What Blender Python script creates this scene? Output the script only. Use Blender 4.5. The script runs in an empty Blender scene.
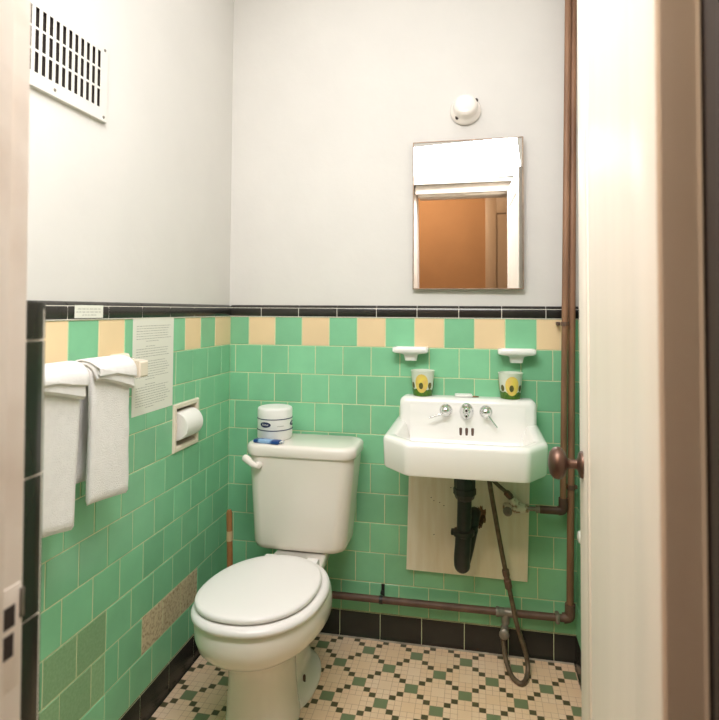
import bpy, bmesh, math, random
from mathutils import Vector, Matrix, noise
random.seed(7)
sc = bpy.context.scene
col = sc.collection
PI = math.pi

# ------------------------------------------------------------------ camera, world, exposure
cam_d = bpy.data.cameras.new('camera')
cam = bpy.data.objects.new('camera', cam_d); col.objects.link(cam); sc.camera = cam
CAM = Vector((0.9467, -2.0440, 1.2012))
RIGHT = Vector((0.98136, 0.19208, 0.00597))
FWD = Vector((-0.19217, 0.98082, 0.03249)).normalized()
RIGHT = (RIGHT - FWD * RIGHT.dot(FWD)).normalized()
UP = RIGHT.cross(FWD)
M4 = Matrix((RIGHT, UP, -FWD)).transposed().to_4x4(); M4.translation = CAM
cam.matrix_world = M4
cam_d.sensor_fit = 'HORIZONTAL'; cam_d.sensor_width = 36.0
cam_d.lens = 555.4 * 36 / 719
cam_d.shift_x = -(366.8 - 359.5) / 719
cam_d.shift_y = (292.0 - 360.0) / 719
cam_d.clip_start = 0.02
cam_d.dof.use_dof = True; cam_d.dof.focus_distance = 1.75; cam_d.dof.aperture_fstop = 5.6

w = bpy.data.worlds.new('world'); sc.world = w; w.use_nodes = True
w.node_tree.nodes['Background'].inputs[0].default_value = (0.9, 0.85, 0.8, 1)
w.node_tree.nodes['Background'].inputs[1].default_value = 0.0
sc.view_settings.view_transform = 'Standard'; sc.view_settings.look = 'None'
sc.view_settings.gamma = 1.0; sc.view_settings.use_curve_mapping = False
sc.view_settings.exposure = 0.0
HALL = 98.0        # radiance of the unseen lamp added to light the hall
def area(name, loc, target, sx, sy, watts, colour=(.985, .975, 1.0)):
    d = bpy.data.lights.new(name, 'AREA'); d.shape = 'RECTANGLE'; d.size = sx; d.size_y = sy; d.energy = watts; d.color = colour
    o = bpy.data.objects.new(name, d); col.objects.link(o); o.location = loc
    o.rotation_euler = (Vector(target) - Vector(loc)).to_track_quat('-Z', 'Y').to_euler(); return o
# added area lights standing in for bounce off ceiling and over-door wall
area('ceiling_bounce_fill', (.66, -.80, 2.56), (.66, -.80, 0), 1.05, 1.25, 5.5)
area('over_door_bounce_fill', (.66, -1.46, 2.12), (.50, -.35, .30), 1.0, .30, 22)

# ------------------------------------------------------------------ materials
def lin(c):
    return tuple(((x / 255) / 12.92 if x / 255 <= .04045 else ((x / 255 + .055) / 1.055) ** 2.4) for x in c) + (1,)

def mat(name, rgb, rough=.5, metal=0., var=0., vscale=8., bump=0., bscale=60., rgb2=None, coat=0., attr=False,
        emit=None, trans=0., stretch=None, rvar=0., patch=None):
    m = bpy.data.materials.new(name); m.use_nodes = True
    nt = m.node_tree; N = nt.nodes; L = nt.links; b = N['Principled BSDF']
    b.inputs['Base Color'].default_value = lin(rgb); b.inputs['Roughness'].default_value = rough
    b.inputs['Metallic'].default_value = metal; b.inputs['Coat Weight'].default_value = coat
    b.inputs['Coat Roughness'].default_value = .08
    if trans: b.inputs['Transmission Weight'].default_value = trans
    if emit:
        b.inputs['Emission Color'].default_value = lin(rgb); b.inputs['Emission Strength'].default_value = emit
    tc = N.new('ShaderNodeTexCoord'); vec = tc.outputs['Object']
    if stretch:
        mp = N.new('ShaderNodeMapping'); mp.inputs['Scale'].default_value = stretch
        L.new(vec, mp.inputs[0]); vec = mp.outputs[0]
    colour = None
    if var or rgb2:
        nz = N.new('ShaderNodeTexNoise'); nz.inputs['Scale'].default_value = vscale; nz.inputs['Detail'].default_value = 5
        L.new(vec, nz.inputs['Vector'])
        mx = N.new('ShaderNodeMix'); mx.data_type = 'RGBA'
        c = lin(rgb)
        if rgb2: a, bb = c, lin(rgb2)
        else: a = tuple(v * (1 - var) for v in c[:3]) + (1,); bb = tuple(min(1, v * (1 + var)) for v in c[:3]) + (1,)
        rp = N.new('ShaderNodeMapRange'); rp.inputs[1].default_value = .3; rp.inputs[2].default_value = .7
        if patch: rp.inputs[1].default_value, rp.inputs[2].default_value = patch
        L.new(nz.outputs[0], rp.inputs[0]); L.new(rp.outputs[0], mx.inputs[0])
        mx.inputs[6].default_value = a; mx.inputs[7].default_value = bb
        colour = mx.outputs[2]
        if rvar:
            rr = N.new('ShaderNodeMapRange'); rr.inputs[3].default_value = max(0, rough - rvar); rr.inputs[4].default_value = rough + rvar
            L.new(nz.outputs[0], rr.inputs[0]); L.new(rr.outputs[0], b.inputs['Roughness'])
    if attr:      # each tile its own firing shade
        at = N.new('ShaderNodeAttribute'); at.attribute_name = 'shade'
        hs = N.new('ShaderNodeHueSaturation')
        if colour: L.new(colour, hs.inputs['Color'])
        else: hs.inputs['Color'].default_value = lin(rgb)
        L.new(at.outputs['Fac'], hs.inputs['Value']); colour = hs.outputs[0]
    if colour: L.new(colour, b.inputs['Base Color'])
    if bump:
        n2 = N.new('ShaderNodeTexNoise'); n2.inputs['Scale'].default_value = bscale; n2.inputs['Detail'].default_value = 4
        L.new(vec, n2.inputs['Vector'])
        bp = N.new('ShaderNodeBump'); bp.inputs['Strength'].default_value = bump; bp.inputs['Distance'].default_value = .004
        L.new(n2.outputs[0], bp.inputs['Height']); L.new(bp.outputs[0], b.inputs['Normal'])
    return m

PLASTER = mat('white_plaster', (219, 216, 209), .75, var=.02, vscale=5, bump=.25, bscale=25)
GREEN = mat('green_tile', (136, 203, 158), .26, var=.06, vscale=9, attr=True, bump=.05, bscale=14)
YELLOW = mat('yellow_tile', (240, 212, 168), .3, var=.03, vscale=9, attr=True)
SPECK = mat('speckled_tile', (216, 202, 168), .45, rgb2=(164, 140, 104), vscale=110, patch=(.45, .7), attr=True)
SAGE = mat('sage_patch_tile', (150, 190, 146), .4, rgb2=(134, 176, 130), vscale=160, attr=True)
GROUT = mat('cream_grout', (214, 220, 176), .8, var=.06, vscale=20)
WHITEG = mat('white_grout', (236, 230, 216), .8)
BLACK = mat('black_tile', (40, 38, 34), .22, var=.25, vscale=7, bump=.06, bscale=20, attr=True)
CHINA = mat('white_vitreous_china', (243, 235, 225), .14, coat=.3)
TANKCH = mat('bone_china', (240, 231, 220), .16, coat=.3)
ENAMEL = mat('white_enamel', (244, 242, 236), .18, coat=.3)
SEATP = mat('white_seat_plastic', (244, 238, 234), .28)
CHROME = mat('chrome', (225, 225, 225), .12, 1.0)
IRON = mat('black_painted_pipe', (34, 36, 32), .45, var=.3, vscale=30, bump=.4, bscale=60)
PIPE = mat('weathered_brown_pipe', (160, 120, 90), .5, .1, rgb2=(116, 82, 60), vscale=14, bump=.3, bscale=90, stretch=(1, 1, .25))
RUSTP = mat('rust_stained_pipe', (112, 84, 68), .55, .1, rgb2=(82, 62, 52), vscale=18, bump=.4, bscale=90)
HOSE = mat('grey_braided_hose', (116, 100, 80), .5, .3, rgb2=(84, 68, 52), vscale=60, bump=.5, bscale=300)
SOLDER = mat('grey_galvanised_fitting', (140, 134, 124), .45, .6, var=.25, vscale=40)
BRASSY = mat('paint_splashed_valve', (230, 220, 202), .5, rgb2=(150, 120, 92), vscale=45, patch=(.5, .62))
TERRY = mat('white_terry_cotton', (252, 248, 243), .95, var=.03, vscale=60, bump=.9, bscale=420)
PAPER = mat('white_paper', (232, 232, 218), .8)
INK = mat('grey_print', (150, 150, 140), .8)
TISSUE = mat('white_tissue', (246, 243, 236), .9, bump=.2, bscale=200)
WRAP = mat('white_wrapper', (240, 238, 232), .45, bump=.3, bscale=50)
NAVY = mat('navy_print', (30, 38, 84), .5)
BLUE = mat('blue_packet', (20, 66, 132), .35, rgb2=(150, 186, 226), vscale=26, patch=(.5, .6))
WOODH = mat('varnished_handle', (164, 110, 66), .45, var=.2, vscale=12, stretch=(4, 4, .5))
RUBBER = mat('dark_rubber', (70, 40, 30), .6)
BOARD = mat('painted_board', (244, 236, 216), .55, rgb2=(234, 222, 196), vscale=10, stretch=(5, 1, .6), bump=.15, bscale=40)
RUST = mat('rust', (150, 112, 80), .9, rgb2=(64, 42, 30), vscale=45, patch=(.42, .58))
GRILLE = mat('white_grille_paint', (222, 218, 209), .5)
DARK = mat('dark_void', (52, 42, 36), .9)
FRAME = mat('tarnished_steel_frame', (150, 128, 108), .4, .7, var=.25, vscale=30)
MIRROR = mat('mirror_silver', (250, 250, 250), .01, 1.0)
CREAMC = mat('cream_ceramic', (238, 224, 204), .22, coat=.3)
DOORP = mat('door_paint', (231, 222, 209), .5, var=.03, vscale=6, stretch=(3, 3, .4))
JAMB = mat('chipped_white_paint', (234, 222, 208), .55, rgb2=(214, 196, 178), vscale=9, patch=(.45, .8), bump=.3, bscale=30)
JAMB_SHADE = mat('shade_darkened_jamb', (44, 33, 27), .5)  # off-white frame darkened to brown: the right jamb's shade put into the colour
BRONZE = mat('bronze_knob', (104, 80, 68), .38, .75, var=.25, vscale=20)
HALLP = mat('orange_plaster', (160, 117, 76), .8, var=.05, vscale=4)
HALLD = mat('tan_door_paint', (164, 138, 110), .5)
HALLF = mat('brown_hall_floor', (120, 84, 58), .5, var=.15, vscale=6)
GLOWH = mat('added_hall_lamp_glow', (255, 230, 200), .5, emit=HALL)

def floor_mat():
    m = bpy.data.materials.new('mosaic_floor'); m.use_nodes = True
    nt = m.node_tree; N = nt.nodes; L = nt.links; b = N['Principled BSDF']
    geo = N.new('ShaderNodeNewGeometry'); sep = N.new('ShaderNodeSeparateXYZ'); L.new(geo.outputs['Position'], sep.inputs[0])
    def op(o, a, bv=None, cv=None):
        n = N.new('ShaderNodeMath'); n.operation = o
        for i, v in enumerate((a, bv, cv)):
            if v is None: continue
            if isinstance(v, (int, float)): n.inputs[i].default_value = v
            else: L.new(v, n.inputs[i])
        return n.outputs[0]
    U = 0.02110                                   # one small mosaic piece
    u = op('DIVIDE', op('SUBTRACT', sep.outputs[0], 0.4079 - U), U)
    v = op('DIVIDE', op('SUBTRACT', sep.outputs[1], -0.0762 - U), U)
    iu = op('FLOOR', u); iv = op('FLOOR', v); fu = op('FRACT', u); fv = op('FRACT', v)
    pu = op('FLOORED_MODULO', iu, 8); pv = op('FLOORED_MODULO', iv, 8)
    def rng(x, a, bb):                            # a <= x <= bb (integers)
        return op('MULTIPLY', op('GREATER_THAN', x, a - .5), op('LESS_THAN', x, bb + .5))
    def both(a, c): return op('MULTIPLY', a, c)
    def either(a, c): return op('MAXIMUM', a, c)
    big = either(both(rng(pu, 0, 1), rng(pv, 0, 1)), both(rng(pu, 4, 5), rng(pv, 4, 5)))
    crm = either(both(rng(pu, 4, 5), rng(pv, 0, 1)), both(rng(pu, 0, 1), rng(pv, 4, 5)))
    # small dark pieces lie on both diagonals, outside the big squares
    d1 = op('FLOORED_MODULO', op('SUBTRACT', iu, iv), 8)
    d2 = op('FLOORED_MODULO', op('ADD', iu, iv), 8)
    diag = either(op('LESS_THAN', d1, .5), rng(d2, 1, 1))
    small = both(both(diag, op('SUBTRACT', 1, big)), op('SUBTRACT', 1, crm))
    gu = op('MINIMUM', fu, op('SUBTRACT', 1, fu)); gv = op('MINIMUM', fv, op('SUBTRACT', 1, fv))
    line = op('LESS_THAN', op('MINIMUM', gu, gv), .035)
    # 2x2 pieces have no joints across their middle
    eu = op('FLOORED_MODULO', op('ADD', u, .5), 2); ev = op('FLOORED_MODULO', op('ADD', v, .5), 2)
    inner = either(big, crm)
    mu = op('LESS_THAN', op('ABSOLUTE', op('SUBTRACT', op('FLOORED_MODULO', u, 2), 1)), .9)
    mv = op('LESS_THAN', op('ABSOLUTE', op('SUBTRACT', op('FLOORED_MODULO', v, 2), 1)), .9)
    line = both(line, op('SUBTRACT', 1, both(inner, both(mu, mv))))
    wn = N.new('ShaderNodeTexWhiteNoise'); wn.noise_dimensions = '2D'
    cv = N.new('ShaderNodeCombineXYZ'); L.new(op('FLOOR', op('DIVIDE', u, 2)), cv.inputs[0]); L.new(op('FLOOR', op('DIVIDE', v, 2)), cv.inputs[1]); L.new(cv.outputs[0], wn.inputs['Vector'])
    nz = N.new('ShaderNodeTexNoise'); nz.inputs['Scale'].default_value = 5; L.new(geo.outputs['Position'], nz.inputs['Vector'])
    def mix(f, a, c):
        n = N.new('ShaderNodeMix'); n.data_type = 'RGBA'
        for i, x in ((0, f), (6, a), (7, c)):
            if isinstance(x, (tuple, float)): n.inputs[i].default_value = x
            else: L.new(x, n.inputs[i])
        return n.outputs[2]
    cream = mix(wn.outputs[0], lin((240, 208, 178)), lin((246, 222, 198)))
    cream = mix(nz.outputs[0], cream, lin((238, 202, 160)))
    c = mix(line, cream, lin((206, 170, 138)))
    c = mix(both(big, op('SUBTRACT', 1, both(line, 1.0))), c, lin((122, 134, 98)))
    c = mix(both(small, op('SUBTRACT', 1, line)), c, lin((88, 82, 56)))
    L.new(c, b.inputs['Base Color']); b.inputs['Roughness'].default_value = .42
    return m
FLOORM = floor_mat()
DUST = mat('dusty_joint', (206, 190, 170), .9, rgb2=(150, 136, 120), vscale=30)

# ------------------------------------------------------------------ mesh helpers
class MB:
    def __init__(s): s.bm = bmesh.new(); s.mats = []
    def mi(s, m):
        if m not in s.mats: s.mats.append(m)
        return s.mats.index(m)
    def box(s, x0, x1, y0, y1, z0, z1, bev=0, seg=2, m=None):
        r = bmesh.ops.create_cube(s.bm, size=1)
        for v in r['verts']:
            v.co = Vector(((x0 + x1) / 2 + v.co.x * (x1 - x0), (y0 + y1) / 2 + v.co.y * (y1 - y0), (z0 + z1) / 2 + v.co.z * (z1 - z0)))
        fs = {f for v in r['verts'] for f in v.link_faces}
        if m:
            for f in fs: f.material_index = s.mi(m)
        if bev:
            es = {e for v in r['verts'] for e in v.link_edges}
            bmesh.ops.bevel(s.bm, geom=list(es), offset=bev, segments=seg, affect='EDGES', profile=.5)
        return s
    def loft(s, rings, cap0=True, cap1=True, closed=True, m=None):
        vs = [[s.bm.verts.new(p) for p in r] for r in rings]; n = len(rings[0]); fs = []
        for a, b in zip(vs, vs[1:]):
            for i in range(n if closed else n - 1):
                j = (i + 1) % n
                fs.append(s.bm.faces.new((a[i], a[j], b[j], b[i])))
        if cap0: fs.append(s.bm.faces.new(vs[0][::-1]))
        if cap1: fs.append(s.bm.faces.new(vs[-1]))
        if m:
            for f in fs: f.material_index = s.mi(m)
        return s
    def lathe(s, prof, origin=(0, 0, 0), axis=(0, 0, 1), n=32, m=None):
        a = Vector(axis).normalized(); q = a.to_track_quat('Z', 'Y'); o = Vector(origin)
        rings = [[o + q @ Vector((r * math.cos(2 * PI * i / n), r * math.sin(2 * PI * i / n), h)) for i in range(n)] for r, h in prof]
        return s.loft(rings, m=m)
    def tube(s, pts, r, n=14, m=None, caps=True):
        P = [Vector(p) for p in pts]; rings = []
        up = Vector((0.123, .31, .94))
        for i, p in enumerate(P):
            t = (P[min(i + 1, len(P) - 1)] - P[max(i - 1, 0)]).normalized()
            x = (up - t * up.dot(t))
            if x.length < 1e-3: x = t.orthogonal()
            x.normalize(); y = t.cross(x); up = x
            rr = r[i] if isinstance(r, (list, tuple)) else r
            rings.append([p + (x * math.cos(2 * PI * k / n) + y * math.sin(2 * PI * k / n)) * rr for k in range(n)])
        return s.loft(rings, caps, caps, m=m)
    def cyl(s, a, b, r, n=20, m=None): return s.tube([a, b], r, n, m)
    def done(s, name, material=None, parent=None, smooth=True, angle=35):
        bmesh.ops.remove_doubles(s.bm, verts=s.bm.verts, dist=1e-6)
        bmesh.ops.recalc_face_normals(s.bm, faces=s.bm.faces)
        me = bpy.data.meshes.new(name); s.bm.to_mesh(me); s.bm.free()
        if s.mats:
            for m in s.mats: me.materials.append(m)
        elif material: me.materials.append(material)
        if smooth:
            me.polygons.foreach_set('use_smooth', [True] * len(me.polygons))
            me.set_sharp_from_angle(angle=math.radians(angle))
        o = bpy.data.objects.new(name, me); col.objects.link(o)
        if parent:
            o.parent = parent; o.matrix_parent_inverse = Matrix.Translation(parent.location).inverted() if parent.type == 'EMPTY' else Matrix()
        return o

def spline(pts, k=8):
    P = [Vector(p) for p in pts]; out = []
    for i in range(len(P) - 1):
        a = P[max(i - 1, 0)]; b = P[i]; c = P[i + 1]; d = P[min(i + 2, len(P) - 1)]
        for j in range(k):
            t = j / k
            out.append(.5 * ((2 * b) + (c - a) * t + (2 * a - 5 * b + 4 * c - d) * t * t + (3 * b - a - 3 * c + d) * t ** 3))
    out.append(P[-1]); return out

def tag(o, label, cat, group=None):
    o['label'] = label; o['category'] = cat
    if group: o['group'] = group
    return o
def thing(name, loc, label, cat, group=None):
    o = bpy.data.objects.new(name, None); col.objects.link(o); o.location = loc; o.empty_display_size = .05
    return tag(o, label, cat, group)
def struct(o): o['kind'] = 'structure'; return o

# ------------------------------------------------------------------ the room
T = .108; ZT = 1.172; A0 = .0782; B0 = .1314     # tile module, top of the tile field, first joints on back and left walls
CEIL = 2.62
def rw(z): return 1.2838 + .0145 * z             # the right wall leans outward a little

def one_tile(mb, lay, along, aa, bb, z0, z1, m):
    g = .0012; e = .0016
    d = .0016 + random.uniform(-.0004, .0004); tl = random.uniform(-.0003, .0003); tz = random.uniform(-.0003, .0003)
    o = [(aa + g, z0 + g), (bb - g, z0 + g), (bb - g, z1 - g), (aa + g, z1 - g)]
    i = [(aa + g + e, z0 + g + e), (bb - g - e, z0 + g + e), (bb - g - e, z1 - g - e), (aa + g + e, z1 - g - e)]
    ov = [mb.bm.verts.new(along(p[0], p[1], 0)) for p in o]
    iv = [mb.bm.verts.new(along(p[0], p[1], d + (tl if q in (0, 3) else -tl) + (tz if q < 2 else -tz))) for q, p in enumerate(i)]
    mi = mb.mi(m); sh = random.uniform(.89, 1.07)
    for f in [mb.bm.faces.new(iv)] + [mb.bm.faces.new((ov[q], ov[(q + 1) % 4], iv[(q + 1) % 4], iv[q])) for q in range(4)]:
        f.material_index = mi; f[lay] = sh

def tiles(mb, along, n_len, first, colour, hole=None):
    """one bevelled face per wall tile; along(u, z, d) -> point, d = height above the grout"""
    lay = mb.bm.faces.layers.float.get('shade') or mb.bm.faces.layers.float.new('shade')
    g = .0012
    for row in range(10):
        z1 = ZT - row * T; z0 = z1 - T
        off = first if row % 2 == 0 else first - T / 2
        if off < .004: off += T
        cuts = [0.0]; u = off
        while u < n_len - .003: cuts.append(u); u += T
        cuts.append(n_len)
        k0 = 0
        for k, (a, b) in enumerate(zip(cuts, cuts[1:])):
            for (aa, bb, m) in colour(row, k, a, b):
                rects = [(aa, bb, z0, z1)]
                if hole:
                    h0, h1, g0, g1 = hole
                    if aa < h1 and bb > h0 and z0 < g1 and z1 > g0:
                        rects = [r for r in ((aa, min(bb, h0), z0, z1), (max(aa, h1), bb, z0, z1), (max(aa, h0), min(bb, h1), max(z0, g1), z1), (max(aa, h0), min(bb, h1), z0, min(z1, g0))) if r[1] - r[0] > .006 and r[3] - r[2] > .006]
                for (p0, p1, q0, q1) in rects:
                    one_tile(mb, lay, along, p0, p1, q0, q1, m)

def cap_tiles(mb, along, cuts, z0, z1, prof, m):
    """glazed trim pieces: prof gives (d, t) from bottom to top, t in 0..1 of the height"""
    lay = mb.bm.faces.layers.float.get('shade') or mb.bm.faces.layers.float.new('shade')
    g = .0012
    for a, b in zip(cuts, cuts[1:]):
        if b - a < .006: continue
        sh = random.uniform(.85, 1.25)
        rings = [[along(u, z0 + t * (z1 - z0), d) for d, t in prof] for u in (a + g, a + g + .0015, b - g - .0015, b - g)]
        vs = []
        for ri, r in enumerate(rings):
            vs.append([mb.bm.verts.new(p) for p in r])
        for r1, r2 in zip(vs, vs[1:]):
            for q in range(len(r1) - 1):
                f = mb.bm.faces.new((r1[q], r2[q], r2[q + 1], r1[q + 1])); f.material_index = mb.mi(m); f[lay] = sh
        for r in (vs[0], vs[-1]):
            f = mb.bm.faces.new(r); f.material_index = mb.mi(m); f[lay] = sh

CAPP = [(-.008, 0), (.0, 0), (.004, .08), (.005, .3), (.005, .62), (.003, .8), (-.001, .93), (-.008, 1.0)]
BASEP = [(-.002, 1), (.002, 1), (.004, .96), (.004, .14), (.006, .06), (.009, 0), (-.002, 0)]

# back wall
bw = struct(MB().box(-.12, 1.45, .008, .12, 0, CEIL).done('wall_back', PLASTER, smooth=False))
def al_back(u, z, d): return (u, -d, z)
mb = MB()
mb.box(0, 1.30, -.0002, .0075, .05, ZT + .035, m=GROUT)
def col_back(row, k, a, b):
    if row == 0:
        idx = round((a - A0) / T) if a > .01 else -1
        return [(a, b, YELLOW if idx % 2 == 0 else GREEN)]
    return [(a, b, GREEN)]
tiles(mb, al_back, 1.2985, A0, col_back)
struct(mb.done('tile_wainscot', parent=bw, smooth=False))
mb = MB(); cuts = [0.0] + [.1298 + .1514 * k for k in range(8)] + [1.30]
cap_tiles(mb, al_back, cuts, ZT, ZT + .046, CAPP, BLACK); mb.box(0, 1.2985, -.0036, .006, ZT + .001, ZT + .036, m=WHITEG)
struct(mb.done('trim_1', angle=50))
mb = MB(); cuts = [0.0, .1495, .301, .4525, .604, .7555, .907, 1.0585, 1.2105, 1.285]
cap_tiles(mb, al_back, cuts, 0.001, .092, BASEP, BLACK); mb.box(0, 1.285, -.003, .006, .001, .0915, m=GROUT); mb.box(0, 1.284, -.0175, -.0085, .0002, .0016, m=DUST)
struct(mb.done('baseboard_back', angle=50))

# left wall: v = distance from the corner toward the door
FY = 1.49                                           # inner face of the tiled front wall
HOLE = (.271, .405, .757, .880)                     # opening for the recessed paper holder
mb = MB(); mb.box(-.12, -.008, -1.70, -HOLE[1], 0, CEIL); mb.box(-.12, -.008, -HOLE[0], .02, 0, CEIL)
mb.box(-.12, -.008, -HOLE[1], -HOLE[0], 0, HOLE[2]); mb.box(-.12, -.008, -HOLE[1], -HOLE[0], HOLE[3], CEIL); mb.box(-.12, -.09, -HOLE[1], -HOLE[0], HOLE[2], HOLE[3])
lw = struct(mb.done('wall_left', PLASTER, smooth=False))
def al_left(u, z, d): return (d, -u, z)
mb = MB()
for y0_, y1_, z0_, z1_ in ((-FY, -HOLE[1], .05, ZT + .035), (-HOLE[0], 0, .05, ZT + .035), (-HOLE[1], -HOLE[0], .05, HOLE[2]), (-HOLE[1], -HOLE[0], HOLE[3], ZT + .035)): mb.box(-.0075, .0002, y0_, y1_, z0_, z1_, m=GROUT)
def col_left(row, k, a, b):
    if row == 0:
        idx = round((a - B0) / T) if a > .01 else -1
        return [(a, b, YELLOW if idx % 2 else GREEN)]
    if row == 8 and .235 < a and b < .57: return [(a, b, SPECK)]
    if row == 7 and .70 < a and b < .96: return [(a, b, SAGE)]
    if row == 8 and b > .74 and a < .97:
        if a < .725: return [(a, .728, GREEN), (.728, b, SAGE)]
        return [(a, b, SAGE)]
    return [(a, b, GREEN)]
tiles(mb, al_left, FY - .001, B0, col_left, HOLE)
struct(mb.done('tile_wainscot', parent=lw, smooth=False))
mb = MB(); cuts = [0.0] + [.145 + .15 * k for k in range(9)] + [FY]
cap_tiles(mb, al_left, cuts, ZT, ZT + .046, CAPP, BLACK); mb.box(-.006, .0036, -FY, 0, ZT + .001, ZT + .036, m=WHITEG)
struct(mb.done('trim_2', angle=50))
mb = MB(); cuts = [0.0] + [.109 + .1535 * k for k in range(9)] + [FY]
cap_tiles(mb, al_left, cuts, 0.001, .092, BASEP, BLACK); mb.box(-.006, .003, -FY, 0, .001, .0915, m=GROUT)
struct(mb.done('baseboard_left', angle=50))

# right wall (leans a little)
def leaned(x_in, x_out, y0, y1, z0, z1, mb):
    r0 = [(rw(z0) + x_in, y0, z0), (rw(z0) + x_out, y0, z0), (rw(z0) + x_out, y1, z0), (rw(z0) + x_in, y1, z0)]
    r1 = [(rw(z1) + x_in, y0, z1), (rw(z1) + x_out, y0, z1), (rw(z1) + x_out, y1, z1), (rw(z1) + x_in, y1, z1)]
    return mb.loft([r0, r1])
rwl = struct(leaned(.008, .12, -1.70, .02, 0, CEIL, MB()).done('wall_right', PLASTER, smooth=False))
def al_right(u, z, d): return (rw(z) - d, -u, z)
mb = MB(); leaned(.0002, .0075, -FY, 0, .05, ZT + .035, mb)
for f in mb.bm.faces: f.material_index = mb.mi(GROUT)
def col_right(row, k, a, b):
    if row == 0:
        idx = round((a - .06) / T) if a > .01 else -1
        return [(a, b, YELLOW if idx % 2 == 0 else GREEN)]
    return [(a, b, GREEN)]
tiles(mb, al_right, FY - .001, .06, col_right)
struct(mb.done('tile_wainscot', parent=rwl, smooth=False))
mb = MB(); cap_tiles(mb, al_right, [0.0] + [.1 + .15 * k for k in range(10)], ZT, ZT + .046, CAPP, BLACK)
struct(mb.done('trim_3', angle=50))
mb = MB(); cap_tiles(mb, al_right, [0.0] + [.1 + .15 * k for k in range(10)], .001, .092, BASEP, BLACK)
struct(mb.done('baseboard_right', angle=50))

# front wall with the doorway
JL, JR, HEAD = .512, 1.124, 1.955
PY = -1.552                                        # plaster face
fw = MB()
fw.box(-.12, .462, -1.70, PY, 0, CEIL); fw.box(1.165, 1.45, -1.70, PY, 0, CEIL); fw.box(.462, 1.165, -1.70, PY, HEAD + .06, CEIL)
fw = struct(fw.done('wall_front', PLASTER, smooth=False))
mb = MB(); mb.box(0, .4605, PY, -FY - .002, .05, ZT + .03, m=GROUT)
def al_front(u, z, d): return (u, -FY - .0022 + d, z)
tiles(mb, al_front, .4605, .06, lambda r, k, a, b: [(a, b, (YELLOW if k % 2 else GREEN) if r == 0 else GREEN)])
struct(mb.done('tile_wainscot', parent=fw, smooth=False))
# black bullnose edge: faces the door opening
mb = MB()
def al_rev(u, v, d): return (.4635 + d + (1.2 - u) * .009, PY + v, u)
vc = [.002, .102, .254, .4065, .559, .7115, .864, 1.0165, 1.1655, 1.2085]
cap_tiles(mb, al_rev, vc, 0, FY * -1 - PY + 0.0, [(-.001, 0), (.004, 0), (.0055, .1), (.0055, .7), (.004, .88), (0, 1.0), (-.006, 1.03), (-.012, 1.03)], BLACK)
mb.loft([[(.455, PY + .003, z), (.4675 + (1.2 - z) * .009, PY + .003, z), (.4675 + (1.2 - z) * .009, -FY - .006, z), (.455, -FY - .006, z)] for z in (0, 1.2)], m=WHITEG)
struct(mb.done('trim_4', angle=50))
mb = MB(); cap_tiles(mb, al_front, [0, .15, .30, .455], ZT, ZT + .0365, CAPP, BLACK); struct(mb.done('trim_5', angle=50))

struct(MB().box(-.12, 1.45, -1.70, .12, -.1, 0).done('floor', FLOORM, smooth=False))
struct(MB().box(-.12, 1.45, -1.70, .12, CEIL, CEIL + .1).done('ceiling', PLASTER, smooth=False))

# door frame: left jamb with strike, right jamb, head
DY0, DY1 = -1.599, -1.566                          # the rabbet the closed door fills
mb = MB()
mb.box(.463, JL, DY0, DY1, 0, HEAD + .05, .002, m=JAMB)
mb.box(.463, JL + .012, -1.72, DY0 - .0005, 0, HEAD + .05, .003, m=JAMB)
mb.box(.38, .463, -1.725, -1.7005, 0, HEAD + .1, .003, m=JAMB)
for v in mb.bm.verts:
    if v.co.x > .48: v.co.x += .0107 - .0122 * v.co.z + .0008
lj = struct(mb.done('trim_6'))
mb = MB()                                          # strike plate
mb.box(JL - .001, JL + .0016, -1.5965, -1.5700, .838, .936, .0006, m=JAMB)
sp = struct(mb.done('strike_plate', parent=lj))
mb = MB(); mb.box(JL + .0012, JL + .002, -1.5925, -1.577, .898, .9185, m=DARK); mb.box(JL + .0012, JL + .002, -1.591, -1.578, .870, .892, m=DARK)
mb.box(JL + .0012, JL + .0030, -1.5715, -1.5665, .902, .930, .0005, m=SOLDER)
struct(mb.done('latch_hole', parent=lj))
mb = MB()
mb.box(JR + .0015, 1.166, DY0, PY + .002, 0, HEAD + .05, .001, m=JAMB_SHADE)
mb.box(JR - .012, 1.166, -1.72, DY0 - .0005, 0, HEAD + .05, .003, m=JAMB_SHADE)
mb.box(1.166, 1.25, -1.725, -1.7005, 0, HEAD + .1, .003, m=JAMB_SHADE)
struct(mb.done('trim_7'))  # right side of the frame, its shade painted in as dark brown
mb = MB()
mb.box(JL, JR + .0015, DY0, DY1, HEAD, HEAD + .055, .002, m=JAMB); mb.box(JL + .012, JR - .012, -1.72, DY0 - .0005, HEAD - .012, HEAD + .055, .003, m=JAMB)
mb.box(.38, 1.25, -1.725, -1.7005, HEAD + .02, HEAD + .1, .003, m=JAMB)
struct(mb.done('trim_8'))
mb = MB()                                          # room-side casing
mb.box(JR + .014, 1.20, PY, PY + .014, 0, HEAD + .07, .003)
mb.box(.45, 1.20, PY, PY + .014, HEAD + .056, HEAD + .075, .003)
struct(mb.done('trim_9', JAMB))

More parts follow.
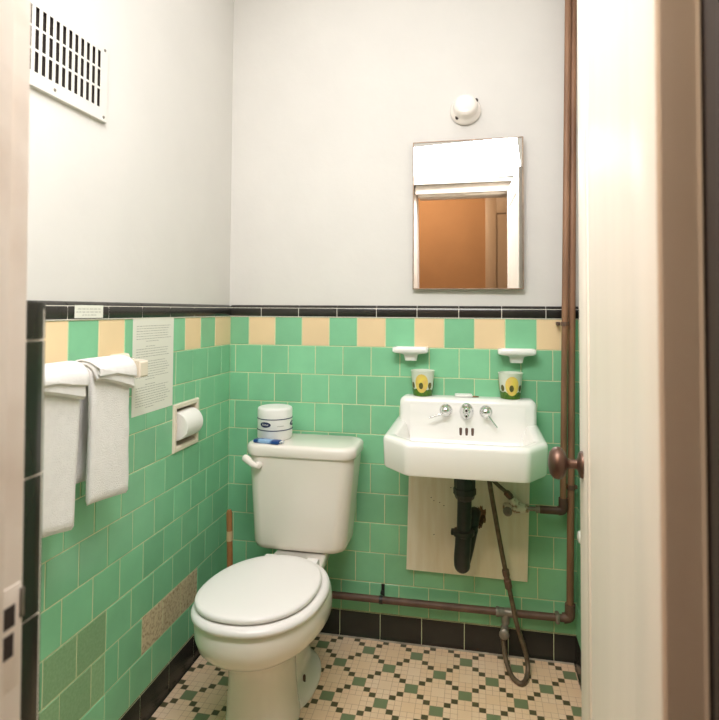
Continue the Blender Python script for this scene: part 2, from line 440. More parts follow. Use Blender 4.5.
# the open door, hinged on the right, swung into the room past a right angle
DW, DT = .603, .034
def door_pt(s, t, z): pass
piv = Vector((JR, -1.564, 0)); ang = math.radians(4.2)
mb = MB()                                          # local frame: x along the door from the hinge, y thickness toward -X, z up
mb.box(.001, DW, 0.004, DT - .004, .012, HEAD - .004, 0)
for (a, b, z0, z1) in ((.001, .105, .012, HEAD - .004), (DW - .105, DW, .012, HEAD - .004), (.105, DW - .105, .012, .24), (.105, DW - .105, HEAD - .12, HEAD - .004)):
    mb.box(a, b, 0, DT, z0, z1, .0015)
for (a, b) in ((.105, .117), (DW - .117, DW - .105)): mb.box(a, b, DT - .009, DT - .001, .24, HEAD - .12, .003)
door = mb.done('door_1', DOORP)
door.matrix_world = Matrix.Translation(piv) @ Matrix.Rotation(math.radians(90) - ang, 4, 'Z')
struct(door)
kx = DW - .045; kz = .932
for sgn, y0 in ((1, DT), (-1, 0)):
    mb = MB()
    mb.lathe([(.0235, 0), (.0235, .003), (.02, .006), (.0125, .008), (.0085, .010), (.008, .020), (.0095, .025), (.019, .0285), (.0265, .034), (.0285, .041), (.0265, .049), (.018, .0555), (.006, .058)],
             (kx, y0, kz), (0, sgn, 0), 36)
    k = mb.done('door_knob', BRONZE, door, angle=60); struct(k)
    k.matrix_parent_inverse = Matrix()
mb = MB()
for z in (.25, 1.65): mb.cyl((-.002, -.004, z), (-.002, -.004, z + .09), .006)
h = mb.done('hinge', BRONZE, door); struct(h); h.matrix_parent_inverse = Matrix()

# hall beyond the doorway (seen in the mirror and giving the door edge its light)
HX0, HX1, HY = -1.0, 2.6, -3.25
struct(MB().box(HX0, HX1, HY - .1, HY, 0, CEIL).done('wall_hall_far', HALLP, smooth=False))
struct(MB().box(HX0 - .1, HX0, HY, -1.70, 0, CEIL).done('wall_hall_left', HALLP, smooth=False))
struct(MB().box(HX1, HX1 + .1, HY, -1.70, 0, CEIL).done('wall_hall_right', HALLP, smooth=False))
mb = MB(); mb.box(HX0, -.12, -1.70, -1.6, 0, CEIL); mb.box(1.45, HX1, -1.70, -1.6, 0, CEIL)
struct(mb.done('wall_hall_near', HALLP, smooth=False))
struct(MB().box(HX0, HX1, HY, -1.70, -.1, 0).done('floor_hall', HALLF, smooth=False))
struct(MB().box(HX0, HX1, HY, -1.70, CEIL, CEIL + .1).done('ceiling_hall', PLASTER, smooth=False))
mb = MB(); hx = .93
mb.box(hx, hx + .10, HY, HY + .025, 0, 2.30, .004); mb.box(hx + .90, hx + 1.0, HY, HY + .025, 0, 2.30, .004); mb.box(hx + .1, hx + .9, HY, HY + .025, 2.10, 2.30, .004)
mb.box(hx + .10, hx + .90, HY, HY + .012, .01, 2.10)
for z0, z1 in ((.2, .9), (1.05, 1.85)): mb.box(hx + .22, hx + .78, HY + .012, HY + .018, z0, z1, .004)
struct(mb.done('door_2', HALLD))

# ------------------------------------------------------------------ unseen lamp added to light the hall and door edge
t = thing('added_hall_lamp', (.4, -2.5, CEIL), 'unseen round warm lamp added to light the hall outside the doorway', 'lamp')
MB().lathe([(.02, 0), (.17, 0), (.17, -.02), (.02, -.025)], (.4, -2.5, CEIL)).done('lamp_base', GRILLE, t)
MB().lathe([(.16, -.025), (.155, -.05), (.12, -.075), (.06, -.09), (.01, -.094)], (.4, -2.5, CEIL)).done('lamp_shade', GLOWH, t)

# ------------------------------------------------------------------ toilet
def egg(cx, yf, yb, hw, z, n=48, sq=2.0, mid=.44, fq=2.0, k=0.0):
    ym = yf + (yb - yf) * mid; out = []
    for i in range(n):
        a = 2 * PI * i / n; s, c = math.sin(a), math.cos(a)
        e = 2 / (fq if c >= 0 else sq)
        x = cx + hw * math.copysign(abs(s) ** e, s)
        y = ym - (ym - yf) * abs(c) ** e if c >= 0 else ym + (yb - ym) * abs(c) ** e
        out.append((x + k * (y + .5), y, z))
    return out
def rrect(x0, x1, y0, y1, r, z, k=6):
    out = []
    for cx, cy, a0 in ((x1 - r, y1 - r, 0), (x0 + r, y1 - r, 90), (x0 + r, y0 + r, 180), (x1 - r, y0 + r, 270)):
        for i in range(k + 1):
            a = math.radians(a0 + 90 * i / k); out.append((cx + r * math.cos(a), cy + r * math.sin(a), z))
    return out
toi = thing('toilet', (.36, -.40, 0), 'off-white two-piece toilet with closed lid between tiled left wall and sink', 'toilet')
mb = MB(); P_ = dict(sq=2.6, mid=.5, fq=2.6)
mb.loft([egg(.339, -.612, -.34, .099, .0005, **P_), egg(.339, -.611, -.34, .098, .012, **P_), egg(.340, -.606, -.35, .093, .04, **P_), egg(.340, -.603, -.36, .087, .11, **P_), egg(.341, -.605, -.36, .083, .19, **P_),
         egg(.345, -.620, -.32, .092, .238, sq=2.6, fq=2.4, k=.04), egg(.350, -.655, -.24, .118, .261, sq=2.4, fq=2.3, k=.07), egg(.357, -.697, -.22, .148, .284, sq=2.2, fq=2.25, k=.08), egg(.362, -.721, -.23, .164, .308, sq=2.1, fq=2.25, k=.08),
         egg(.364, -.731, -.25, .170, .336, fq=2.25, k=.08), egg(.365, -.733, -.27, .171, .372, fq=2.25, k=.08), egg(.365, -.728, -.28, .167, .385, fq=2.25, k=.08)])
mb.loft([egg(.346, -.46, -.125, .104, .0005, sq=2.3, mid=.5, fq=2.3), egg(.346, -.46, -.125, .103, .010, sq=2.3, mid=.5, fq=2.3), egg(.346, -.45, -.13, .095, .020, sq=2.3, mid=.5, fq=2.3), egg(.348, -.44, -.14, .066, .032, sq=2.3, mid=.5, fq=2.3),
         egg(.350, -.44, -.15, .052, .08, sq=2.3, mid=.5), egg(.354, -.44, -.14, .055, .2, sq=2.3, mid=.5), egg(.358, -.44, -.10, .085, .30, sq=2.6, mid=.5)])
def deck(z, x0, x1, yb, gr=0):
    return [((p[0] - .361) * (1 - .28 * (p[1] + .37) / .33) + .361, p[1], p[2]) for p in rrect(x0, x1, -.37, yb, .02, z)]
mb.loft([deck(.26, .31, .42, -.14), deck(.31, .285, .44, -.09), deck(.335, .259, .463, -.06), deck(.366, .257, .465, -.045), deck(.373, .263, .459, -.05)])
mb.done('bowl', CHINA, toi, angle=60)
def ring(outer, inner):
    return outer, inner
mb = MB()                                          # seat: a ring with rounded section
so = lambda d, z: egg(.365, -.740 + d, -.318 - d * .3, .1735 - d, z, mid=.46, sq=2.2, fq=2.25, k=.08)
si = lambda d, z: egg(.365, -.665 - d, -.375 + d * .3, .098 + d, z, mid=.46, sq=2.2, fq=2.25, k=.08)
rings = [so(.008, .3875), so(.001, .391), so(0, .398), so(.004, .4055), so(.014, .4095), si(.01, .4095), si(0, .404), si(.004, .3875)]
mb.loft(rings + [rings[0]], False, False); mb.done('seat', SEATP, toi, angle=60)
mb = MB()
lo = lambda d, z: egg(.3575, -.722 + d, -.347 - d * .3, .1605 - d, z, mid=.46, sq=2.2, fq=2.2, k=.08)
mb.loft([lo(.014, .4125), lo(.003, .4135), lo(0, .4155), lo(0, .4225), lo(.003, .4265), lo(.010, .4285), lo(.05, .4305), lo(.1, .4315)]); mb.done('seat_lid', SEATP, toi, angle=60)
for x in (.30, .44): MB().box(x - .02, x + .02, -.345, -.312, .374, .412, .005).done('seat_hinge', SEATP, toi)
mb = MB()
def tank_ring(z, f, grow=0):
    # width and depth swell slightly upward; the front is gently bowed
    x0 = .181 + (.166 - .181) * f - grow; x1 = .515 + (.543 - .515) * f + grow; y0 = -.204 - .012 * f - grow; y1 = -.03 + grow * .3
    out = []
    for p in rrect(x0, x1, y0, y1, .045, z, 8):
        u = (p[0] - (x0 + x1) / 2) / ((x1 - x0) / 2)
        b = .014 * (1 - u * u) if p[1] < -.1 else 0
        out.append((p[0], p[1] - b, z))
    return out
mb.loft([[((p[0] - .365) * .90 + .365, (p[1] + .115) * .86 - .115, .3755) for p in tank_ring(.39, 0)], [((p[0] - .365) * .965 + .365, (p[1] + .115) * .96 - .115, .382) for p in tank_ring(.39, 0)],
         tank_ring(.398, .02), tank_ring(.44, .12), tank_ring(.55, .5), tank_ring(.66, .9), tank_ring(.695, 1)])
mb.loft([rrect(.29, .44, -.17, -.07, .03, .370), rrect(.29, .44, -.17, -.07, .03, .385)])
mb.done('tank', TANKCH, toi, angle=60)
mb = MB()
mb.loft([tank_ring(.6955, 1, .001), tank_ring(.697, 1, .005), tank_ring(.702, 1, .008), tank_ring(.725, 1, .008), tank_ring(.732, 1, .005), tank_ring(.7355, 1, .0), tank_ring(.737, 1, -.012)])
mb.done('tank_lid', CHINA, toi, angle=60)
mb = MB()
mb.lathe([(.013, -.004), (.013, .006), (.009, .012)], (.215, -.2270, .668), (0, -1, 0), 20)
mb.tube(spline([(.217, -.241, .667), (.200, -.246, .676), (.180, -.243, .690), (.166, -.238, .694)], 5), [.009] * 4 + [.0105] * 4 + [.0125] * 5 + [.012] + [.010] + [.005], 14)
mb.done('flush_lever', CHINA, toi, angle=60)
mb = MB()
mb.lathe([(.013, .0), (.012, .004), (.008, .008), (.0045, .01), (.0042, .034), (.003, .037)], (.416, -.322, .012), (0, 0, 1), 16)
mb.done('closet_bolt', RUSTP, toi)

# wrapped paper roll and packet on the tank
t = thing('wrapped_toilet_roll', (.232, -.115, .737), 'toilet roll in white and navy wrapper standing on the tank lid', 'toilet roll')
mb = MB(); R0 = .0625
mb.lathe([(.02, .0), (.058, .0), (.0625, .006), (.0625, .104), (.0605, .110), (.055, .1125), (.035, .113), (.02, .110), (.004, .108)], (.232, -.115, .7375), n=48)
mb.done('wrapper', WRAP, t, angle=60)
mb = MB()
def on_cyl(th, z, d=.0006): return (.232 + (R0 + d) * math.sin(th), -.115 - (R0 + d) * math.cos(th), .7375 + z)
for z, hgt in ((.036, .0028), (.075, .0028)):
    mb.loft([[on_cyl(2 * PI * i / 48, z - hgt / 2) for i in range(48)], [on_cyl(2 * PI * i / 48, z - hgt / 2, .0012) for i in range(48)], [on_cyl(2 * PI * i / 48, z + hgt / 2, .0012) for i in range(48)], [on_cyl(2 * PI * i / 48, z + hgt / 2) for i in range(48)]])
for th0 in (-.22, 1.68, 3.6):
    pts = [on_cyl(th0 + .34 * math.cos(a), .0565 + .0095 * math.sin(a), .0008) for a in [2 * PI * i / 28 for i in range(28)]]
    c = mb.bm.verts.new(on_cyl(th0, .0565, .0008)); vs = [mb.bm.verts.new(p) for p in pts]
    for i in range(28): mb.bm.faces.new((c, vs[i], vs[(i + 1) % 28]))
mb.done('printed_band', NAVY, t, smooth=False)
for th0 in (-.22, 1.68):                            # pale illegible lettering inside each oval
    mb = MB()
    for k in range(5):
        a = th0 - .17 + k * .075; hgt = (.007, .0045, .0065, .0045, .005)[k]
        mb.loft([[on_cyl(a, .0535, .0012), on_cyl(a + .035, .0535, .0012), on_cyl(a + .045, .0535 + hgt, .0012), on_cyl(a + .008, .0535 + hgt, .0012)]], True, False)
    mb.done('logo_lettering', WRAP, t, smooth=False)
mb = MB()
for k in range(6):
    a = .48 + k * .07
    mb.loft([[on_cyl(a, .0505, .0008), on_cyl(a + .045, .0505, .0008), on_cyl(a + .05, .0525, .0008), on_cyl(a + .005, .0525, .0008)]], True, False)
mb.done('small_print', INK, t, smooth=False)
mb = MB(); P = Matrix.Translation((.240, -.192, 0)) @ Matrix.Rotation(math.radians(-8), 4, 'Z')
mb.box(-.052, .046, -.022, .010, .7372, .7490, .004, m=BLUE); mb.box(.03, .056, -.013, .008, .741, .7460, .001, m=WRAP)
mb.bm.transform(P)
tag(mb.done('soap_packet'), 'small blue packet lying in front of the wrapped roll on the tank', 'packet')

# plunger in the corner behind the bowl
t = thing('plunger', (.088, -.17, 0), 'plunger with worn brown wooden handle in the corner behind the toilet', 'plunger')
MB().lathe([(.062, .001), (.066, .012), (.062, .04), (.045, .066), (.022, .078), (.016, .10), (.013, .11)], (.094, -.17, 0)).done('rubber_cup', RUBBER, t)
MB().tube([(.094, -.17, .105), (.089, -.169, .30), (.0835, -.167, .475), (.083, -.167, .485)], [.0095, .0105, .0105, .007], 16).done('handle', WOODH, t)
MB().tube([(.0868, -.169, .378), (.0858, -.168, .412)], [.0110, .0110], 16).done('worn_patch', mat('bare_wood', (206, 176, 134), .7), t)

# ------------------------------------------------------------------ wall-hung sink
XL, XR, YF = .665, 1.156, -.425
def sink_plan(d, z, yb=-.012):
    """outline with cut front corners, inset by d"""
    xl, xr, yf = XL + d, XR - d, YF + d; k = d * .41
    pts = [(xl, yb), (xl, -.24), (xl, -.335 + k), (xl + .082 - k, yf), ((xl + xr) / 2, yf - .012 * 0), (xr - .062 + k, yf), (xr, -.335 + k), (xr, -.24), (xr, yb)]
    # round the corners slightly
    out = []
    n = len(pts)
    for i, p in enumerate(pts):
        if i in (2, 3, 5, 6):
            a = Vector(pts[i - 1]); b = Vector(p); c = Vector(pts[i + 1]); r = .014
            q0 = b + (a - b).normalized() * min(r, (a - b).length * .4); q1 = b + (c - b).normalized() * min(r, (c - b).length * .4)
            for j in range(7):
                t_ = j / 6; q = q0 * (1 - t_) ** 2 + b * 2 * t_ * (1 - t_) + q1 * t_ ** 2; out.append((q.x, q.y, z))
        else: out.append((p[0], p[1], z))
    return out
sink = thing('wall_sink', (.91, 0, .71), 'white wall-hung sink with cut front corners and high back ledge', 'sink')
mb = MB()
YB = -.080
rings = [sink_plan(.030, .718), sink_plan(.006, .720), sink_plan(.003, .725), sink_plan(.0, .80), sink_plan(.001, .808), sink_plan(.006, .8145), sink_plan(.014, .8165)]
inner = [sink_plan(.034, .815, YB), sink_plan(.040, .811, YB), sink_plan(.046, .80, YB), sink_plan(.055, .765, YB), sink_plan(.075, .725, YB - .01), sink_plan(.12, .708, YB - .03)]
mb.loft(rings + inner)
# back ledge: rounded slab lofted front to back
def ledge(y, x0, x1, z1, r):
    out = []
    for cx, cz, a0 in ((x1 - r, z1 - r, 0), (x0 + r, z1 - r, 90)):
        for i in range(7):
            a = math.radians(a0 + 90 * i / 6); out.append((cx + r * math.cos(a), y, cz + r * math.sin(a)))
    return [(x1, y, .735)] + out + [(x0, y, .735)]
def ledge2(y, grow, z1): return ledge(y, .683 + grow, 1.150 - grow, z1, .022)
mb.loft([ledge2(-.003, 0, .895), ledge2(-.072, 0, .8985), ledge2(-.083, .002, .896), ledge2(-.090, .006, .8905), ledge2(-.094, .012, .882), ledge2(-.0945, .02, .870)])
# fillet easing the ledge front down into the bowl and the rim shoulders
def fil(x):
    return [(x, -.090, .885), (x, -.0955, .870), (x, -.0965, .84), (x, -.099, .80), (x, -.104, .765), (x, -.118, .738), (x, -.16, .718), (x, -.20, .712), (x, -.09, .708)]
mb.loft([fil(.722), fil(1.111)])
mb.done('basin', ENAMEL, sink, angle=48)
for x, th in ((.8465, -112), (.981, -42)):
    mb = MB(); c = Vector((x, -.0945, .857))
    mb.lathe([(.0225, -.002), (.0225, .003), (.019, .008), (.014, .012), (.012, .022), (.0145, .026), (.0145, .034), (.010, .040), (.003, .042)], c, (0, -1, .12), 28)
    hd = mb.done('faucet_handle', CHROME, sink, angle=50)
    if th == -112: a = c + Vector((.012, -.03, .0)); b = Vector((x - .056, -.128, .834))
    else: a = c + Vector((.002, -.03, -.003)); b = Vector((x + .036, -.122, .810))
    MB().tube([a, a.lerp(b, .5), b], [.0042, .0036, .003], 12).done('lever', CHROME, hd)
mb = MB()
c = Vector((.9165, -.0945, .856))
rings = []
for k, (s, h) in enumerate(((1, -.002), (1, .004), (.86, .010), (.6, .018), (.52, .030), (.40, .034), (.1, .035))):
    rings.append([(c.x + .0245 * s * math.cos(2 * PI * i / 28), c.y - h, c.z + .0285 * s * math.sin(2 * PI * i / 28)) for i in range(28)])
mb.loft(rings); spo = mb.done('spout', CHROME, sink, angle=50)
mb = MB()
for dz in (.008, -.010): mb.lathe([(.0085, .0), (.0085, .008), (.006, .010), (.004, .010)], (c.x, c.y - .030, c.z + dz), (0, -1, 0), 18)
mb.done('spout_nozzle', CHROME, spo)
mb = MB()
for dz in (.008, -.010): mb.lathe([(.0035, .0), (.0035, .0012)], (c.x, c.y - .0396, c.z + dz), (0, -1, 0), 14)
mb.done('nozzle_hole', DARK, spo)
MB().lathe([(.032, -.002), (.032, .004), (.026, .006), (.018, .003), (.004, .003)], (.911, -.22, .7095), n=28).done('drain_plug', CHROME, sink)
for x in (.8965, .9165, .9365):
    mb = MB(); mb.box(x - .0048, x + .0048, -.1035, -.096, .7735, .8005, .0036, 4)
    mb.done('overflow_slot', RUSTP, sink)

# board on the wall under the sink
mb = MB()
mb.loft([[(.7015, -.0045, .268), (1.1225, -.0045, .264), (1.1225, -.020, .264), (.7015, -.020, .268)], [(.7115, -.0045, .70), (1.134, -.0045, .70), (1.134, -.020, .70), (.7115, -.020, .70)]])
bd = tag(mb.done('backing_board', BOARD, smooth=False), 'cream painted wooden board on green tiles under the sink', 'board')
mb = MB()
def blob(cx, cz, rx, rz, n=26, y=-.0204):
    c_ = mb.bm.verts.new((cx, y, cz)); vs = []
    for i in range(n):
        a = 2 * PI * i / n; k = .7 + .5 * noise.noise(Vector((cx * 40 + math.cos(a) * 2, cz * 40 + math.sin(a) * 2, 3.1)))
        vs.append(mb.bm.verts.new((cx + rx * k * math.cos(a), y, cz + rz * k * math.sin(a))))
    for i in range(n): mb.bm.faces.new((c_, vs[i], vs[(i + 1) % n]))
blob(.966, .478, .018, .056)
mb.done('rust_stain', RUST, bd, smooth=False)
for a, b in ((.79, .53), (.80, .52), (.82, .515), (.835, .505), (.80, .40), (.86, .57)):
    mb = MB(); blob(a, b, .0035, .002, 8); mb.done('scratch', RUST, bd, smooth=False)

# black drain trap
t = thing('drain_trap', (.905, -.15, .35), 'black painted drain trap hanging below the sink in front of the board', 'drain pipe')
path = [(.911, -.15, .73), (.911, -.15, .62), (.909, -.15, .50), (.905, -.15, .42), (.902, -.148, .385), (.902, -.135, .355), (.905, -.112, .348), (.912, -.09, .362), (.922, -.078, .40), (.932, -.074, .45), (.939, -.066, .492), (.943, -.046, .496)]
sp_ = spline(path, 7)
MB().tube(sp_, [.0235 if p[2] > .47 and p[1] < -.12 else (.0265 if p[1] < -.125 else .022) for p in sp_], 20).done('trap_pipe', IRON, t, angle=60)
mb = MB(); mb.lathe([(.0235, .0), (.030, .006), (.0335, .016), (.0375, .022), (.0375, .04), (.035, .042), (.035, .112), (.03, .115)], (.911, -.15, .572), n=8); mb.done('slip_nut', IRON, t, angle=30)
mb = MB(); mb.lathe([(.027, 0), (.036, .004), (.036, .018), (.027, .022)], (.907, -.15, .455), n=10)
mb.box(.866, .885, -.162, -.138, .458, .474, .003); mb.lathe([(.018, -.012), (.021, 0), (.018, .012)], (.934, -.088, .452), n=14)
mb.done('clamp_ring', IRON, t, angle=40)

# ------------------------------------------------------------------ pipes in the right corner
t = thing('riser_pipe', (1.236, -.058, .53), 'slim brown riser pipe left of the corner pair, bending to the sink valve', 'pipe')
MB().tube([(1.2635, -.058, CEIL - .001), (1.2615, -.058, 2.285), (1.2455, -.058, 1.22), (1.236, -.058, .555)], .0106, 18).done('pipe', PIPE, t, angle=60)
MB().tube(spline([(1.2362, -.058, .572), (1.2360, -.058, .545), (1.2335, -.058, .532), (1.219, -.058, .5285)], 5), .0152, 18).done('elbow', RUSTP, t, angle=60)
mb = MB(); mb.cyl((1.223, -.058, .5285), (1.160, -.058, .5285), .0130); mb.done('branch_pipe', RUSTP, t)
mb = MB(); mb.cyl((1.163, -.058, .5285), (1.147, -.058, .5285), .0125, 6); mb.cyl((1.148, -.058, .5285), (1.120, -.058, .5285), .0075); mb.done('nipple', SOLDER, t)
mb = MB(); mb.box(1.222, 1.2325, -.045, -.004, 1.152, 1.164, .002); mb.lathe([(.0135, 0), (.0135, .014)], (1.2450, -.058, 1.151), n=20); mb.done('pipe_clip', RUSTP, t)

t = thing('riser_pipe', (1.26, -.035, .18), 'brown riser pipe nearest the right wall turning along the floor behind toilet', 'pipe')
MB().tube([(1.2835, -.042, CEIL - .001), (1.2815, -.042, 2.285), (1.2705, -.042, 1.206), (1.2632, -.042, .563), (1.2585, -.042, .20)], .0118, 18).done('pipe', PIPE, t, angle=60)
MB().tube(spline([(1.2588, -.042, .215), (1.2585, -.042, .188), (1.255, -.042, .172), (1.236, -.042, .166)], 5), .017, 18).done('elbow', RUSTP, t, angle=60)
MB().tube([(1.25, -.042, .166), (.80, -.042, .163), (.13, -.042, .160)], .0125, 18).done('floor_pipe', RUSTP, t, angle=60)
mb = MB(); mb.lathe([(.0165, -.034), (.0165, -.024), (.015, -.022), (.015, .022), (.0165, .024), (.0165, .034)], (1.049, -.042, .165), (1, 0, 0), 18); mb.cyl((1.049, -.042, .165), (1.047, -.045, .130), .014)
mb.done('tee_fitting', SOLDER, t, angle=40)
mb = MB(); mb.box(1.21, 1.225, -.0585, -.0255, .149, .183, .006); mb.done('coupling', SOLDER, t)
for x in (.614,):
    mb = MB(); mb.box(x - .006, x + .006, -.006, -.0015, .145, .200, .001); mb.lathe([(.0145, -.006), (.0145, .006)], (x, -.042, .1622), (1, 0, 0), 18); mb.box(x - .006, x + .006, -.03, -.004, .174, .180, .001)
    mb.done('pipe_strap', IRON, t)
mb = MB(); mb.lathe([(.015, 0), (.015, .016)], (1.2636, -.042, .598), n=18); mb.box(1.264, 1.285, -.046, -.036, .600, .612, .002); mb.done('pipe_clip', RUSTP, t)

# upper stop valve feeding the sink
t = thing('stop_valve', (1.08, -.05, .5285), 'paint-splashed stop valve under the sink beside the right riser pipe', 'valve')
mb = MB(); mb.lathe([(.010, -.05), (.014, -.044), (.0155, -.02), (.019, -.012), (.0195, .012), (.0145, .02), (.0125, .038)], (1.088, -.052, .5265), (1, 0, -.0), 20); mb.tube([(1.083, -.052, .527), (1.076, -.056, .545), (1.066, -.062, .562)], [.0155, .0145, .011], 14)
mb.done('valve_body', BRASSY, t, angle=50)
mb = MB(); mb.lathe([(.004, .0), (.013, .006), (.0155, .012), (.0155, .018), (.010, .022), (.008, .022)], (1.060, -.064, .520), (-.45, -.85, 0), 18); mb.cyl((1.066, -.052, .524), (1.058, -.068, .519), .0055); mb.done('valve_handle', SOLDER, t)
mb = MB(); mb.lathe([(.011, -.004), (.0125, 0), (.0125, .016), (.009, .02)], (1.061, -.064, .568), (-.62, -.25, .74), 6); mb.done('compression_nut', RUSTP, t)
MB().tube(spline([(1.066, -.062, .562), (1.048, -.072, .584), (1.02, -.09, .612), (.985, -.115, .655), (.97, -.125, .699)], 6), .0065, 14).done('supply_tube', HOSE, t, angle=60)

# hose to the floor valve
t = thing('supply_hose', (1.06, -.10, .3), 'limp grey supply hose looping from sink down onto the mosaic floor', 'hose')
hp = [(.985, -.165, .699), (.9928, -.16, .6306), (1.0125, -.14, .5115), (1.0325, -.12, .3976), (1.0495, -.105, .3100), (1.064, -.102, .240), (1.079, -.10, .1675), (1.094, -.10, .118), (1.108, -.10, .073), (1.1150, -.112, .034), (1.107, -.142, .0125), (1.088, -.164, .0088), (1.064, -.140, .0115), (1.050, -.104, .026), (1.041, -.084, .058), (1.038, -.068, .094)]
MB().tube(spline(hp, 8), .0078, 14).done('hose', HOSE, t, angle=60)
mb = MB(); A = Vector((1.043, -.111, .342)); D = Vector((.19, .06, -.98)).normalized()
mb.lathe([(.0095, 0), (.012, .003), (.012, .022), (.010, .024), (.010, .034), (.0125, .036), (.0125, .062), (.0105, .066)], A, D, 8); mb.done('coupling', RUSTP, t)
t = thing('stop_valve', (1.04, -.05, .11), 'grey stop valve below the floor pipe where the hose ends', 'valve')
mb = MB(); mb.lathe([(.0105, 0), (.0105, .012), (.013, .014), (.013, .040), (.0095, .048)], (1.0468, -.046, .136), (-.14, -.26, -.95), 16); mb.done('valve_body', SOLDER, t, angle=50)
mb = MB(); mb.lathe([(.004, 0), (.006, .016), (.016, .018), (.017, .024), (.012, .028), (.004, .029)], (1.0415, -.058, .108), (-.02, -1, .1), 18); mb.done('valve_handle', SOLDER, t)

# ------------------------------------------------------------------ ledge things
def soap_dish(x, label, name='soap_dish'):
    mb = MB()
    mb.loft([rrect(x - .021, x + .021, -.036, 0.004, .006, 1.0195), rrect(x - .025, x + .025, -.040, .004, .007, 1.040), rrect(x - .034, x + .034, -.046, .004, .010, 1.044),
             rrect(x - .060, x + .060, -.060, .004, .014, 1.048), rrect(x - .0645, x + .0645, -.066, .004, .014, 1.053), rrect(x - .0645, x + .0645, -.066, .004, .014, 1.066), rrect(x - .061, x + .061, -.063, .0, .013, 1.069),
             rrect(x - .054, x + .054, -.056, -.006, .012, 1.067), rrect(x - .047, x + .047, -.049, -.012, .010, 1.058)])
    return tag(mb.done(name, ENAMEL, angle=55), label, 'soap dish', 'ceramic dishes above the sink')
def shift_y(o, dy): 
    o.location.y = dy; return o
soap_dish(.716, 'white ceramic soap dish on tiles above the left cup')
soap_dish(1.0875, 'white ceramic soap dish on tiles above the right cup')

CUPP = mat('printed_cup', (226, 232, 214), .35)
CUPG = mat('green_print', (92, 132, 34), .4, rgb2=(52, 92, 30), vscale=120)
CUPY = mat('yellow_print', (236, 214, 88), .4, rgb2=(226, 190, 110), vscale=60)
CUPB = mat('olive_print', (110, 98, 32), .45, rgb2=(70, 84, 50), vscale=150)
def cup(x, y, z0, label, rot=0):
    t = thing('drinking_cup', (x, y, z0), label, 'cup', 'printed cups on the sink ledge')
    H = .089; r = lambda h: .0325 + (.0415 - .0325) * h / H
    mb = MB()
    mb.lathe([(.004, 0), (r(0), 0), (r(.04), .04), (r(H), H - .002), (r(H) + .0016, H), (r(H) - .0005, H + .0006), (r(H) - .002, H - .003), (r(.04) - .002, .04), (r(.004) - .002, .004), (.004, .004)], (x, y, z0), n=40)
    mb.done('cup_wall', CUPP, t, angle=50)
    def pt(th, h, d=.0006): return (x + (r(h) + d) * math.sin(th), y - (r(h) + d) * math.cos(th), z0 + h)
    def band(mb, h0, h1, top=None, a0=0, a1=2 * PI, n=48):
        for i in range(n):
            u, v = a0 + (a1 - a0) * i / n, a0 + (a1 - a0) * (i + 1) / n
            t0 = h1 + (top(u) if top else 0); t1 = h1 + (top(v) if top else 0)
            mb.bm.faces.new([mb.bm.verts.new(p) for p in (pt(u, h0), pt(v, h0), pt(v, t1), pt(u, t0))])
    mb = MB(); band(mb, .001, .025, lambda a: .003 * math.sin(a * 9 + rot) + .002 * math.sin(a * 5)); mb.done('green_border', CUPG, t, smooth=False)
    def oval(mb, th, h, wth, hh, d, n=24):
        mb.loft([[pt(th + wth * q * math.cos(2 * PI * i / n), h + hh * q * math.sin(2 * PI * i / n), d) for i in range(n)] for q in (1, .8, .6, .4, .2, .05)], False, True)
    for th in (-.02, 2.1, 4.2):
        mb = MB(); oval(mb, th + rot, .046, .62, .033, .0009); mb.done('yellow_motif', CUPY, t, smooth=False)
    for k in range(7):
        mb = MB(); oval(mb, -.95 + rot + k * .88, .038, .20, .0115, .0014); mb.done('dark_motif', CUPB, t, smooth=False)
cup(.7615, -.050, .8985, 'yellow and green printed cup standing on the sink ledge, left end')
cup(1.065, -.050, .8985, 'yellow and green printed cup standing on the sink ledge, right end', .12)
mb = MB(); mb.box(-.030, .030, -.019, .019, 0, .009, .004, 3); mb.bm.transform(Matrix.Translation((.905, -.046, .8988)) @ Matrix.Rotation(.12, 4, 'Z'))
t = tag(mb.done('soap_bar', WRAP), 'thin white wrapped soap lying at the middle of the sink ledge', 'soap')
mb = MB(); mb.box(.925, .958, -.058, -.050, .8988, .9030, .0015); mb.done('wrapper_edge', RUST, t)

# mirror and lampholder
mirror = thing('wall_mirror', (.918, 0, 1.279), 'rectangular wall mirror in thin tarnished frame above the sink', 'mirror')
mx0, mx1, mz0, mz1 = .7205, 1.1135, 1.2775, 1.8205
mb = MB(); mb.box(mx0 + .004, mx1 - .004, -.0195, -.0165, mz0 + .004, mz1 - .004); g_ = mb.done('mirror_glass', MIRROR, mirror, smooth=False)
mb = MB()
for b in ((mx0, mx0 + .0032, mz0, mz1), (mx1 - .0032, mx1, mz0, mz1), (mx0, mx1, mz0, mz0 + .0032), (mx0, mx1, mz1 - .0032, mz1)): mb.box(b[0], b[1], -.0215, -.012, b[2], b[3], .0008)
mb.box(mx0 + .003, mx1 - .003, -.016, .0, mz0 + .003, mz1 - .003)
f_ = mb.done('mirror_frame', FRAME, mirror, smooth=False)
YAW = math.radians(-.95)
mirror.rotation_euler.z = YAW
mirror.location.y = .0

lamp = thing('lampholder', (.911, 0.008, 1.935), 'white porcelain lampholder without bulb on the wall above the mirror', 'lampholder')
mb = MB()
mb.lathe([(.056, 0), (.056, .006), (.053, .013), (.047, .018), (.044, .026), (.042, .044), (.038, .052), (.028, .056), (.004, .057)], (.911, .008, 1.935), (.0, -1, .16), 40)
mb.done('holder_body', CHINA, lamp, angle=50)
for dx, dy, dz in ((-.030, -.0125, -.031), (.0385, -.0005, .033)):
    MB().lathe([(.0068, 0), (.0068, .006), (.003, .007)], (.911 + dx, dy, 1.935 + dz), (0, -1, .1), 14).done('screw', DARK, lamp)

